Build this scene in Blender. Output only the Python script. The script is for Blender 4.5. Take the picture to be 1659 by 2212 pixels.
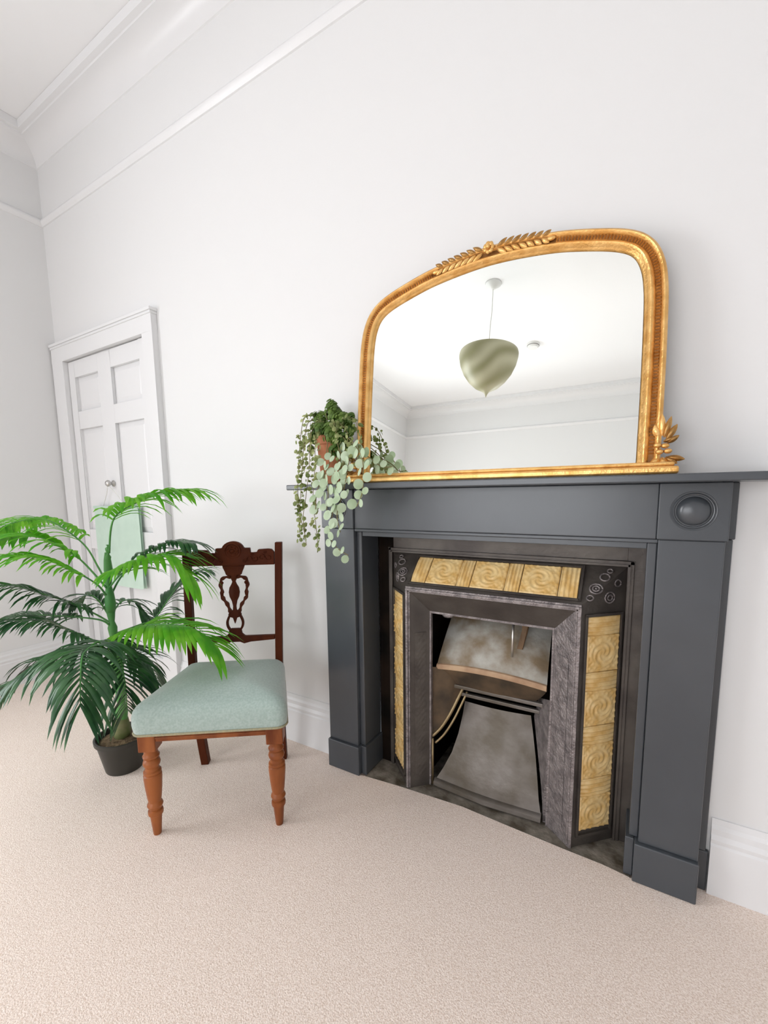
import bpy, bmesh, math, random
from mathutils import Vector, Matrix, noise
random.seed(7)
for o in list(bpy.data.objects): bpy.data.objects.remove(o, do_unlink=True)
S = bpy.context.scene
COL = S.collection
PI = math.pi

# ------------------------------------------------------------------ camera
def set_camera():
    yaw, pitch, roll = -0.534768, -0.125219, -0.011947
    cy, sy, cp, sp = math.cos(yaw), math.sin(yaw), math.cos(pitch), math.sin(pitch)
    fwd = Vector((sy*cp, cy*cp, sp)); right = Vector((cy, -sy, 0)); up = right.cross(fwd)
    cr, sr = math.cos(roll), math.sin(roll)
    r2 = right*cr + up*sr; u2 = up*cr - right*sr
    cd = bpy.data.cameras.new('camera'); co = bpy.data.objects.new('camera', cd); COL.objects.link(co)
    m = Matrix((r2, u2, -fwd)).transposed().to_4x4(); m.translation = Vector((1.05074, -1.38393, 1.10801))
    co.matrix_world = m
    cd.sensor_fit = 'HORIZONTAL'; cd.sensor_width = 36.0; cd.lens = 932.05/1659*36
    cd.shift_x = -3.6/1659; cd.shift_y = 81.38/1659; cd.clip_start = 0.02
    S.camera = co
set_camera()

# ------------------------------------------------------------------ world, daylight, exposure
W = bpy.data.worlds.new('sky'); S.world = W; W.use_nodes = True
W.node_tree.nodes['Background'].inputs[0].default_value = (0.80, 0.88, 1.0, 1)
W.node_tree.nodes['Background'].inputs[1].default_value = 1.5
def daylight(name, loc, direction, sx, sy, power, color=(0.985, 0.99, 1.0)):
    l = bpy.data.lights.new(name, 'AREA'); l.shape = 'RECTANGLE'; l.size = sx; l.size_y = sy
    l.energy = power; l.color = color
    o = bpy.data.objects.new(name, l); COL.objects.link(o); o.location = loc
    o.rotation_euler = Vector(direction).to_track_quat('-Z', 'Z').to_euler()
    return o
daylight('daylight_left', (-2.42, -2.40, 1.45), (1, 0, -.35), 1.7, 2.4, 120)
daylight('fill_light_front', (-0.40, -4.95, 1.18), (0, 1, -.30), 2.6, 1.6, 70)  # added fill light behind the camera, evens out the room
S.view_settings.view_transform = 'Standard'; S.view_settings.look = 'None'
S.view_settings.gamma = 1.0; S.view_settings.use_curve_mapping = False
S.view_settings.exposure = -0.10

# ------------------------------------------------------------------ materials
def mat(name, color, rough=0.5, metal=0.0, noise_amt=0.0, noise_scale=20.0, color2=None, bump=0.0, bump_scale=100.0,
        spec=0.5, coat=0.0, sheen=0.0, stretch=None, detail=4.0, ramp=(0.35, 0.65)):
    m = bpy.data.materials.new(name); m.use_nodes = True
    nt = m.node_tree; p = nt.nodes['Principled BSDF']
    p.inputs['Base Color'].default_value = (*color, 1); p.inputs['Roughness'].default_value = rough
    p.inputs['Metallic'].default_value = metal; p.inputs['Specular IOR Level'].default_value = spec
    p.inputs['Coat Weight'].default_value = coat; p.inputs['Sheen Weight'].default_value = sheen
    tc = nt.nodes.new('ShaderNodeTexCoord'); mp = nt.nodes.new('ShaderNodeMapping')
    nt.links.new(tc.outputs['Object'], mp.inputs[0])
    if stretch: mp.inputs['Scale'].default_value = stretch
    if color2:
        n = nt.nodes.new('ShaderNodeTexNoise'); n.inputs['Scale'].default_value = noise_scale; n.inputs['Detail'].default_value = detail
        nt.links.new(mp.outputs[0], n.inputs[0])
        r = nt.nodes.new('ShaderNodeValToRGB'); r.color_ramp.elements[0].position = ramp[0]; r.color_ramp.elements[1].position = ramp[1]
        r.color_ramp.elements[0].color = (*color, 1); r.color_ramp.elements[1].color = (*color2, 1)
        nt.links.new(n.outputs['Fac'], r.inputs[0]); nt.links.new(r.outputs[0], p.inputs['Base Color'])
    if bump:
        n = nt.nodes.new('ShaderNodeTexNoise'); n.inputs['Scale'].default_value = bump_scale; n.inputs['Detail'].default_value = 3
        nt.links.new(mp.outputs[0], n.inputs[0])
        b = nt.nodes.new('ShaderNodeBump'); b.inputs['Strength'].default_value = bump; b.inputs['Distance'].default_value = 0.01
        nt.links.new(n.outputs['Fac'], b.inputs['Height']); nt.links.new(b.outputs[0], p.inputs['Normal'])
    return m
def carpet_mat():
    m = mat('carpet_pile', (0.72, 0.555, 0.45), 0.95, color2=(1.0, 0.87, 0.785), noise_scale=300, detail=4, ramp=(0.28, 0.60), spec=0.1, sheen=0.3)
    nt = m.node_tree; p = nt.nodes['Principled BSDF']
    tc = nt.nodes.new('ShaderNodeTexCoord')
    a = nt.nodes.new('ShaderNodeTexNoise'); a.inputs['Scale'].default_value = 330; a.inputs['Detail'].default_value = 2
    c = nt.nodes.new('ShaderNodeTexNoise'); c.inputs['Scale'].default_value = 6; c.inputs['Detail'].default_value = 4
    ad = nt.nodes.new('ShaderNodeMath'); ad.operation = 'ADD'
    nt.links.new(tc.outputs['Object'], a.inputs[0]); nt.links.new(tc.outputs['Object'], c.inputs[0])
    nt.links.new(a.outputs['Fac'], ad.inputs[0]); nt.links.new(c.outputs['Fac'], ad.inputs[1])
    b = nt.nodes.new('ShaderNodeBump'); b.inputs['Strength'].default_value = 0.35; b.inputs['Distance'].default_value = 0.008
    nt.links.new(ad.outputs[0], b.inputs['Height']); nt.links.new(b.outputs[0], p.inputs['Normal'])
    return m
def leaf_mat(name, c1, c2, trans=0.35, rough=0.45):
    m = mat(name, c1, rough, color2=c2, noise_scale=14, detail=2, spec=0.4)
    nt = m.node_tree; p = nt.nodes['Principled BSDF']; out = nt.nodes['Material Output']
    t = nt.nodes.new('ShaderNodeBsdfTranslucent'); mx = nt.nodes.new('ShaderNodeMixShader'); mx.inputs[0].default_value = trans
    src = p.inputs['Base Color'].links[0].from_socket
    nt.links.new(src, t.inputs[0]); nt.links.new(p.outputs[0], mx.inputs[1]); nt.links.new(t.outputs[0], mx.inputs[2])
    nt.links.new(mx.outputs[0], out.inputs[0]); return m
def glass_mat():
    m = bpy.data.materials.new('window_glass'); m.use_nodes = True; nt = m.node_tree
    for n in list(nt.nodes): nt.nodes.remove(n)
    out = nt.nodes.new('ShaderNodeOutputMaterial'); a = nt.nodes.new('ShaderNodeBsdfTransparent'); g = nt.nodes.new('ShaderNodeBsdfGlossy')
    g.inputs['Roughness'].default_value = 0.02; mx = nt.nodes.new('ShaderNodeMixShader'); mx.inputs[0].default_value = 0.08
    nt.links.new(a.outputs[0], mx.inputs[1]); nt.links.new(g.outputs[0], mx.inputs[2]); nt.links.new(mx.outputs[0], out.inputs[0]); return m
def swirl_mat():
    m = mat('swirled_glass', (0.5, 0.47, 0.33), 0.35, spec=0.5); nt = m.node_tree; p = nt.nodes['Principled BSDF']; out = nt.nodes['Material Output']
    tc = nt.nodes.new('ShaderNodeTexCoord'); mp = nt.nodes.new('ShaderNodeMapping'); mp.inputs['Rotation'].default_value = (0.5, 0.35, 0)
    w = nt.nodes.new('ShaderNodeTexWave'); w.wave_type = 'BANDS'; w.bands_direction = 'Z'; w.inputs['Scale'].default_value = 2.3
    w.inputs['Distortion'].default_value = 5.0; w.inputs['Detail'].default_value = 1.5; w.inputs['Detail Scale'].default_value = 1.2
    r = nt.nodes.new('ShaderNodeValToRGB'); r.color_ramp.elements[0].color = (0.40, 0.385, 0.23, 1); r.color_ramp.elements[1].color = (0.66, 0.64, 0.47, 1)
    nt.links.new(tc.outputs['Object'], mp.inputs[0]); nt.links.new(mp.outputs[0], w.inputs[0]); nt.links.new(w.outputs['Fac'], r.inputs[0])
    nt.links.new(r.outputs[0], p.inputs['Base Color'])
    t = nt.nodes.new('ShaderNodeBsdfTranslucent'); mx = nt.nodes.new('ShaderNodeMixShader'); mx.inputs[0].default_value = 0.3
    nt.links.new(r.outputs[0], t.inputs[0]); nt.links.new(p.outputs[0], mx.inputs[1]); nt.links.new(t.outputs[0], mx.inputs[2])
    nt.links.new(mx.outputs[0], out.inputs[0]); return m
def gold_mat():
    m = mat('gilt', (0.70, 0.38, 0.11), 0.32, metal=0.75, color2=(0.90, 0.57, 0.22), noise_scale=30, bump=0.15, bump_scale=160)
    nt = m.node_tree; p = nt.nodes['Principled BSDF']
    ao = nt.nodes.new('ShaderNodeAmbientOcclusion')  # darker tone in the carved hollows
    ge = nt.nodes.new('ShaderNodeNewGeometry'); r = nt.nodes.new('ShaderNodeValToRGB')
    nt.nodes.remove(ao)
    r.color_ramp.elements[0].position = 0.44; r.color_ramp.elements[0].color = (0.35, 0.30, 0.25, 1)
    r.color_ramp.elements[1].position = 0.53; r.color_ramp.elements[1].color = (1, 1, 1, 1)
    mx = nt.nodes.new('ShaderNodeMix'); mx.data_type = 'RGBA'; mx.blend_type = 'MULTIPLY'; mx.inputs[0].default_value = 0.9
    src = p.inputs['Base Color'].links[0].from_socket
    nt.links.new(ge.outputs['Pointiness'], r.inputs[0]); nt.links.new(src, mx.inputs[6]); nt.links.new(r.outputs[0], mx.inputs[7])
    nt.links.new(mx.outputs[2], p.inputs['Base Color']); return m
M = dict(
    wall=mat('white_wall_paint', (0.785, 0.785, 0.785), 0.6, bump=0.03, bump_scale=60),
    ceiling=mat('ceiling_paint', (0.90, 0.90, 0.905), 0.8),
    trim=mat('white_gloss_paint', (0.805, 0.805, 0.812), 0.3),
    carpet=carpet_mat(),
    paint=mat('charcoal_paint', (0.054, 0.061, 0.070), 0.27, color2=(0.064, 0.072, 0.082), noise_scale=3, bump=0.02, bump_scale=25, spec=0.65),
    iron=mat('cast_iron', (0.060, 0.050, 0.045), 0.42, metal=0.35, color2=(0.105, 0.092, 0.080), noise_scale=9, bump=0.12, bump_scale=70),
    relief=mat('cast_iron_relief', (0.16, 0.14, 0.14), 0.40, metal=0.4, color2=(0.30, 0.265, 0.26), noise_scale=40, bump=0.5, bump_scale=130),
    shadow_brown=mat('rod_shadow_brown', (0.07, 0.042, 0.022), 0.7, metal=0.2, color2=(0.26, 0.15, 0.075), noise_scale=9, bump=0.2, bump_scale=60),
    lip=mat('rusted_edge', (0.36, 0.22, 0.13), 0.7, color2=(0.50, 0.34, 0.21), noise_scale=20),
    throat=mat('sooty_iron', (0.045, 0.032, 0.02), 0.7, metal=0.2, color2=(0.14, 0.09, 0.05), noise_scale=9),
    ash=mat('ash_grey_iron', (0.20, 0.145, 0.085), 0.6, metal=0.1, color2=(0.44, 0.43, 0.39), noise_scale=11, bump=0.15, bump_scale=50, detail=6),
    plate=mat('worn_iron_plate', (0.10, 0.083, 0.062), 0.42, metal=0.4, color2=(0.20, 0.18, 0.165), noise_scale=7, bump=0.1, bump_scale=40),
    soot_and_shade=mat('soot_and_shade', (0.004, 0.0035, 0.003), 0.9, color2=(0.016, 0.010, 0.007), noise_scale=8, spec=0.1),  # soot in the fire box; shadow colour on the left flange
    steel=mat('worn_steel', (0.6, 0.58, 0.54), 0.3, metal=0.9),
    brass=mat('dull_brass', (0.32, 0.24, 0.13), 0.4, metal=0.7),
    tile=mat('glazed_ochre_tile', (0.74, 0.455, 0.15), 0.15, color2=(0.92, 0.68, 0.33), noise_scale=30, bump=0.1, bump_scale=80, coat=0.6),
    stone=mat('dusty_hearth', (0.07, 0.055, 0.035), 0.85, color2=(0.27, 0.24, 0.20), noise_scale=16, bump=0.3, bump_scale=60, detail=6),
    gold=gold_mat(),
    toned=mat('toned_gilt', (0.20, 0.085, 0.02), 0.5, metal=0.4, color2=(0.34, 0.16, 0.045), noise_scale=40),
    mirror=mat('silvered_glass', (0.965, 1.0, 0.975), 0.0, metal=1.0),
    wood=mat('polished_mahogany', (0.034, 0.007, 0.003), 0.5, color2=(0.09, 0.021, 0.007), noise_scale=9, stretch=(1, 1, 0.15), detail=5, bump=0.05, bump_scale=60, spec=0.08),
    wood2=mat('worn_mahogany', (0.14, 0.032, 0.009), 0.36, color2=(0.36, 0.115, 0.034), noise_scale=14, stretch=(1, 1, 0.25), detail=5, bump=0.05, bump_scale=60, spec=0.25),
    velvet=mat('sage_velvet', (0.35, 0.45, 0.41), 0.85, color2=(0.43, 0.53, 0.49), noise_scale=160, detail=3, sheen=0.6, spec=0.2, bump=0.15, bump_scale=500),
    gimp=mat('seat_braid', (0.30, 0.30, 0.20), 0.8, color2=(0.42, 0.36, 0.22), noise_scale=200),
    terracotta=mat('terracotta', (0.52, 0.19, 0.09), 0.8, color2=(0.62, 0.26, 0.14), noise_scale=12, bump=0.1, bump_scale=80),
    plastic=mat('black_plastic', (0.03, 0.028, 0.022), 0.45),
    soil=mat('potting_soil', (0.08, 0.05, 0.025), 0.95, color2=(0.22, 0.15, 0.08), noise_scale=60, bump=0.8, bump_scale=90),
    stem=mat('palm_stem', (0.05, 0.22, 0.05), 0.5, color2=(0.12, 0.36, 0.08), noise_scale=10, stretch=(1, 1, 0.2)),
    bark=mat('palm_base', (0.13, 0.17, 0.05), 0.7, color2=(0.2, 0.2, 0.09), noise_scale=30),
    palm_hi=leaf_mat('backlit_palm_leaf', (0.09, 0.44, 0.015), (0.24, 0.62, 0.04), 0.45),  # palm_hi, palm_lo: backlit and shaded looks painted into one plant's green
    palm_lo=leaf_mat('shaded_palm_leaf', (0.018, 0.075, 0.030), (0.06, 0.16, 0.06), 0.22, 0.28),
    euca=leaf_mat('eucalyptus_leaf', (0.42, 0.55, 0.34), (0.62, 0.74, 0.55), 0.25, 0.6),
    ivy=leaf_mat('small_trailing_leaf', (0.12, 0.17, 0.035), (0.42, 0.46, 0.20), 0.2, 0.6),
    bush=leaf_mat('bushy_leaf', (0.045, 0.11, 0.012), (0.14, 0.23, 0.035), 0.2, 0.5),
    twig=mat('thin_twig', (0.20, 0.17, 0.07), 0.8),
    bag=leaf_mat('mint_fabric', (0.64, 0.80, 0.69), (0.68, 0.84, 0.73), 0.2, 0.9),
    cord=mat('white_cord', (0.75, 0.75, 0.72), 0.8),
    chrome=mat('satin_knob', (0.55, 0.54, 0.52), 0.3, metal=0.8),
    white=mat('white_plastic', (0.8, 0.8, 0.78), 0.4),
    shade=swirl_mat(), glass=glass_mat(), dark=mat('dark_gap', (0.15, 0.145, 0.14), 0.9),
)

# ------------------------------------------------------------------ mesh helpers
class G:
    """collects geometry for one mesh object"""
    def __init__(s): s.v = []; s.f = []
    def add(s, V, F):
        n = len(s.v); s.v += [tuple(v) for v in V]; s.f += [tuple(i+n for i in f) for f in F]; return s
    def box(s, x0, x1, y0, y1, z0, z1):
        V = [(x, y, z) for x in (x0, x1) for y in (y0, y1) for z in (z0, z1)]
        return s.add(V, [(0,1,3,2),(4,6,7,5),(0,4,5,1),(2,3,7,6),(0,2,6,4),(1,5,7,3)])
    def prism(s, poly, vec):
        n = len(poly); v = Vector(vec); V = [Vector(p) for p in poly]; V += [p+v for p in V[:n]]
        return s.add(V, [tuple(range(n))[::-1], tuple(range(n, 2*n))] + [(i, (i+1) % n, n+(i+1) % n, n+i) for i in range(n)])
    def lathe(s, prof, c=(0,0,0), seg=32, axis='z', mx=None):
        cx, cy, cz = c; V = []; F = []; n = len(prof)
        for k in range(seg):
            a = 2*PI*k/seg
            for r, h in prof:
                p = (r*math.cos(a), r*math.sin(a), h)
                if axis == 'y': p = (r*math.cos(a), h, r*math.sin(a))
                V.append(Vector((p[0]+cx, p[1]+cy, p[2]+cz)) if mx is None else mx @ Vector(p))
        for k in range(seg):
            k2 = (k+1) % seg
            for i in range(n-1): F.append((k*n+i, k2*n+i, k2*n+i+1, k*n+i+1))
        if prof[0][0] > 1e-6: F.append(tuple(k*n for k in range(seg))[::-1])
        if prof[-1][0] > 1e-6: F.append(tuple(k*n+n-1 for k in range(seg)))
        return s.add(V, F)
    def tube(s, pts, r, seg=8):
        pts = [Vector(p) for p in pts]; n = len(pts); V = []; F = []
        rr = r if isinstance(r, (list, tuple)) else [r]*n; up = Vector((0.13, 0.21, 0.97))
        for i, p in enumerate(pts):
            t = (pts[min(i+1, n-1)] - pts[max(i-1, 0)]).normalized(); a = t.cross(up)
            if a.length < 1e-3: a = t.cross(Vector((1, 0, 0)))
            a.normalize(); b = t.cross(a)
            for k in range(seg):
                w = 2*PI*k/seg; V.append(p + (a*math.cos(w) + b*math.sin(w))*rr[i])
        for i in range(n-1):
            for k in range(seg):
                k2 = (k+1) % seg; F.append((i*seg+k, i*seg+k2, (i+1)*seg+k2, (i+1)*seg+k))
        F.append(tuple(range(seg))[::-1]); F.append(tuple((n-1)*seg+k for k in range(seg)))
        return s.add(V, F)
    def sweep(s, pts, frames, prof, closed_prof=True):
        n = len(prof); V = []; F = []
        for p, (a, b) in zip(pts, frames):
            for u, v in prof: V.append(Vector(p) + a*u + b*v)
        m = len(pts)
        for i in range(m-1):
            for k in range(n if closed_prof else n-1):
                k2 = (k+1) % n; F.append((i*n+k, i*n+k2, (i+1)*n+k2, (i+1)*n+k))
        if closed_prof: F.append(tuple(range(n))[::-1]); F.append(tuple((m-1)*n+k for k in range(n)))
        return s.add(V, F)
    def grid(s, nx, ny, fn):
        V = [fn(i/nx, j/ny) for j in range(ny+1) for i in range(nx+1)]; w = nx+1
        return s.add(V, [(j*w+i, j*w+i+1, (j+1)*w+i+1, (j+1)*w+i) for j in range(ny) for i in range(nx)])
    def blob(s, c, r, sc=(1,1,1), seg=8, rings=5, mx=None):
        V = []; F = []
        for j in range(rings+1):
            a = PI*j/rings
            for k in range(seg):
                w = 2*PI*k/seg; p = Vector((math.sin(a)*math.cos(w)*r*sc[0], math.sin(a)*math.sin(w)*r*sc[1], math.cos(a)*r*sc[2]))
                V.append((mx @ p if mx else p) + Vector(c))
        for j in range(rings):
            for k in range(seg):
                k2 = (k+1) % seg; F.append((j*seg+k, (j+1)*seg+k, (j+1)*seg+k2, j*seg+k2))
        return s.add(V, F)
def wmat(o):
    m = Matrix.Identity(4)
    while o: m = o.matrix_basis @ m; o = o.parent
    return m
def put(name, g, m, parent=None, smooth=False, local=False, bevel=0.0, kind=None, label=None, ext=None, angle=None):
    """links the collected geometry as ONE mesh object; g is in world space unless local=True (then in the thing's space)"""
    V = g.v
    if parent is not None and not local:
        inv = wmat(parent).inverted(); V = [inv @ Vector(v) for v in V]
    me = bpy.data.meshes.new(name); me.from_pydata([tuple(v) for v in V], [], g.f); me.validate()
    bm = bmesh.new(); bm.from_mesh(me); bmesh.ops.remove_doubles(bm, verts=bm.verts, dist=1e-6)
    bmesh.ops.recalc_face_normals(bm, faces=bm.faces); bm.to_mesh(me); bm.free()
    me.materials.append(m)
    if smooth:
        for p in me.polygons: p.use_smooth = True
        if angle:
            try: me.set_sharp_from_angle(angle=math.radians(angle))
            except Exception: pass
    o = bpy.data.objects.new(name, me); COL.objects.link(o)
    if parent is not None: o.parent = parent
    if bevel:
        b = o.modifiers.new('bevel', 'BEVEL'); b.width = bevel; b.segments = 2; b.limit_method = 'ANGLE'
    if kind: o['kind'] = kind
    if label: o['label'] = label
    return o
def thing(name, label, cat, loc=(0,0,0), rz=0.0, group=None):
    o = bpy.data.objects.new(name, None); COL.objects.link(o); o.location = loc; o.rotation_euler = (0, 0, rz)
    o.empty_display_size = 0.05; o['label'] = label; o['category'] = cat
    if group: o['group'] = group
    return o
def struct(name, g, m, **k): return put(name, g, m, kind='structure', **k)
def spline(P, n):
    P = [Vector(p) for p in P]; out = []
    for i in range(len(P)-1):
        p0 = P[max(i-1, 0)]; p1 = P[i]; p2 = P[i+1]; p3 = P[min(i+2, len(P)-1)]
        for k in range(n):
            t = k/n; out.append(0.5*((2*p1) + (p2-p0)*t + (2*p0-5*p1+4*p2-p3)*t*t + (3*p1-p0-3*p2+p3)*t**3))
    out.append(P[-1]); return out

# ------------------------------------------------------------------ the room
XL, XR, YF, ZC = -2.13, 2.03, -4.65, 3.17
struct('floor', G().box(XL-.2, XR+.2, YF-.2, 0.0, -.1, -0.006), M['carpet'])
def carpet():
    g = G()   # carpet sheet, cut round the hearth opening; its edge bows a little
    edge = [(0.14, -.071), (0.16, -.066), (0.30, -.052), (0.557, -.036), (0.727, -.046), (0.90, -.055), (1.005, -.058), (1.066, -.066), (1.09, -.071)]
    V = [(XL, 0, .004), (XL, YF, .004), (XR, YF, .004), (XR, 0, .004)] 
    for (xa, ya), (xb, yb) in zip(edge[:-1], edge[1:]):
        g.add([(xa, YF, .004), (xb, YF, .004), (xb, yb, .004), (xa, ya, .004)], [(0,1,2,3)])
        g.add([(xa, ya, .004), (xb, yb, .004), (xb, yb+.002, -.006), (xa, ya+.002, -.006)], [(0,1,2,3)])
    g.add([(XL, YF, .004), (0.14, YF, .004), (0.14, 0, .004), (XL, 0, .004)], [(0,1,2,3)])
    g.add([(1.09, YF, .004), (XR, YF, .004), (XR, 0, .004), (1.09, 0, .004)], [(0,1,2,3)])
    return g
c = put('carpet', carpet(), M['carpet']); c['label'] = 'pale pinkish beige fitted carpet covering the whole floor, cut round the hearth'; c['category'] = 'carpet'
struct('ceiling', G().box(XL-.2, XR+.2, YF-.2, .45, ZC, ZC+.1), M['ceiling'])
g = G()
g.box(XL-.2, -2.03, 0, .45, 0, ZC); g.box(-2.03, -1.12, 0, .45, 1.96, ZC); g.box(-2.03, -1.12, .06, .45, 0, 1.96)
g.box(-1.12, .11, 0, .45, 0, ZC); g.box(.11, 1.11, 0, .45, .99, ZC); g.box(1.11, XR+.2, 0, .45, 0, ZC); g.box(.11, 1.11, .36, .45, 0, .99)
struct('wall_back', g, M['wall'])
def wall_with_window(name, axis, pos, thick, a0, a1, w0, w1, z0, z1):
    g = G()
    def b(p0, p1, q0, q1):
        if axis == 'x': g.box(min(pos, pos+thick), max(pos, pos+thick), p0, p1, q0, q1)
        else: g.box(p0, p1, min(pos, pos+thick), max(pos, pos+thick), q0, q1)
    b(a0, w0, 0, ZC); b(w1, a1, 0, ZC); b(w0, w1, 0, z0); b(w0, w1, z1, ZC)
    return struct(name, g, M['wall'])
wall_with_window('wall_left', 'x', XL, -.2, YF-.2, 0, -3.20, -1.60, .3, 2.6)
struct('wall_right', G().box(XR, XR+.2, YF-.2, 0, 0, ZC), M['wall'])
wall_with_window('wall_front', 'y', YF, -.2, XL, XR, -1.65, .85, .35, 1.92)
def sash(name, axis, pos, w0, w1, z0, z1):
    def bx(g, a0, a1, q0, q1, d0, d1):
        if axis == 'x': g.box(min(pos+d0, pos+d1), max(pos+d0, pos+d1), a0, a1, q0, q1)
        else: g.box(a0, a1, min(pos+d0, pos+d1), max(pos+d0, pos+d1), q0, q1)
    g = G(); t = .05; zm = (z0+z1)/2; am = (w0+w1)/2
    s = -1 if (axis == 'x' and pos > 0) else 1
    for a0, a1, q0, q1 in ((w0, w0+t, z0, z1), (w1-t, w1, z0, z1), (w0+t, w1-t, z0, z0+t), (w0+t, w1-t, z1-t, z1), (w0+t, am-.015, zm-.02, zm+.02), (am+.015, w1-t, zm-.02, zm+.02), (am-.015, am+.015, z0+t, z1-t)):
        bx(g, a0, a1, q0, q1, -.13*s, -.09*s)
    o = struct(name, g, M['trim'])
    g = G()
    for a0, a1, q0, q1 in ((w0-.08, w0, z0, z1), (w1, w1+.08, z0, z1), (w0-.08, w1+.08, z1, z1+.08), (w0-.1, w1+.1, z0-.05, z0)):
        bx(g, a0, a1, q0, q1, 0, .025*s)
    put('window_casing', g, M['trim'], o)
    for a0, a1 in ((w0+t, am-.015), (am+.015, w1-t)):
        for q0, q1 in ((z0+t, zm-.02), (zm+.02, z1-t)):
            g = G(); bx(g, a0, a1, q0, q1, -.112*s, -.108*s); put('pane', g, M['glass'], o)
sash('window_1', 'x', XL, -3.20, -1.60, .3, 2.6)
sash('added_fill_window', 'y', YF, -1.65, .85, .35, 1.92)  # unseen window added behind the camera to carry the fill light

def run_trim(g, prof, p0, p1, inward, m0=True, m1=True):
    """a moulding from p0 to p1 (xy) with profile (out, z); ends mitred at the room corners"""
    p0 = Vector((*p0, 0)); p1 = Vector((*p1, 0)); d = (p1-p0).normalized(); n = Vector((*inward, 0))
    V = []
    for end, sgn, mt in ((p0, 1, m0), (p1, -1, m1)):
        for o, z in prof: V.append(end + n*o + d*(o*sgn if mt else 0) + Vector((0, 0, z)))
    k = len(prof)
    g.add(V, [(i, (i+1) % k, k+(i+1) % k, k+i) for i in range(k)] + [tuple(range(k))[::-1], tuple(range(k, 2*k))])
cove = [(0, 3.035), (.006, 3.038)] + [(.006+.092*(1-math.cos(a*PI/10)), 3.038+.083*math.sin(a*PI/10)) for a in range(1, 6)] + [(.104, 3.121), (.106, 3.128), (.128, 3.130), (.130, ZC-.001), (0, ZC-.001)]
rail = [(0, 2.722), (.006, 2.724), (.012, 2.734), (.018, 2.742), (.019, 2.750), (.014, 2.758), (.006, 2.764), (0, 2.768)]
base = [(0, .004), (.020, .004), (.020, .150), (.016, .156), (.018, .168), (.012, .180), (.012, .196), (.007, .206), (.004, .222), (0, .222)]
sides = {'back': ((XL, 0), (XR, 0), (0, -1)), 'left': ((XL, YF), (XL, 0), (1, 0)), 'right': ((XR, YF), (XR, 0), (-1, 0)), 'front': ((XL, YF), (XR, YF), (0, 1))}
for k, (nm, (a, b, n)) in enumerate(sides.items()):
    g = G(); run_trim(g, cove, a, b, n); struct('trim_%d' % (2*k+1), g, M['trim'], smooth=True, angle=28)
    g = G(); run_trim(g, rail, a, b, n); struct('trim_%d' % (2*k+2), g, M['trim'], smooth=True, angle=40)
    if nm != 'back':
        g = G(); run_trim(g, base, a, b, n); struct('baseboard_' + nm, g, M['trim'])
g = G(); run_trim(g, base, (-1.078, 0), (-.032, 0), (0, -1), False, False); run_trim(g, base, (1.262, 0), (XR, 0), (0, -1), False, True)
struct('baseboard_back', g, M['trim'])

# ------------------------------------------------------------------ the panelled cupboard door in the back wall
g = G(); dx0, dx1, dz1 = -1.985, -1.168, 1.925
g.box(dx0, dx1, .014, .034, .01, dz1)
st = [(-1.985, -1.915), (-1.655, -1.522), (-1.240, -1.168)]
for a, b in st: g.box(a, b, -.006, .014, .01, dz1)
for z0, z1 in ((.01, .20), (.80, .92), (1.528, 1.632), (1.830, dz1)):
    for a, b in ((-1.915, -1.655), (-1.522, -1.240)): g.box(a, b, -.006, .014, z0, z1)
door = struct('door_1', g, M['trim'], bevel=.002)
for a, b in ((-1.915, -1.655), (-1.522, -1.240)):
    for z0, z1 in ((.20, .80), (.92, 1.528), (1.632, 1.830)):
        put('door_panel', G().add([(a+.0, .013, z0), (b, .013, z0), (b, .013, z1), (a, .013, z1), (a+.03, .004, z0+.03), (b-.03, .004, z0+.03), (b-.03, .004, z1-.03), (a+.03, .004, z1-.03)],
            [(0,1,5,4),(1,2,6,5),(2,3,7,6),(3,0,4,7),(4,5,6,7)]), M['trim'], door)
g = G(); g.box(-2.118, dx0-.004, -.033, .0, .004, 1.93); g.box(dx1+.004, -1.076, -.033, .0, .004, 1.93); g.box(-2.118, -1.076, -.033, .0, 1.93, 2.025)
g.box(-2.122, -1.068, -.043, .0, 2.025, 2.040); g.box(-2.120, -1.072, -.038, 0, 2.012, 2.025)
g.box(-2.030, dx0-.004, .0, .06, .004, 1.96); g.box(dx1+.004, -1.12, .0, .06, .004, 1.96); g.box(-2.03, -1.12, .0, .06, 1.93, 1.96)
put('door_frame', g, M['trim'], door, bevel=.002)
for z in (1.67, .35):
    g = G(); g.box(dx1-.004, dx1+.006, -.012, .0, z, z+.085); g.tube([(dx1+.001, -.014, z), (dx1+.001, -.014, z+.085)], .005)
    put('hinge', g, M['chrome'], door)
g = G(); g.lathe([(.0, -.052), (.012, -.05), (.019, -.042), (.019, -.034), (.009, -.024), (.007, -.016), (.018, -.012), (.018, -.006)], (-1.590, 0, 1.195), 20, 'y')
put('door_knob', g, M['chrome'], door, smooth=True)
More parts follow.
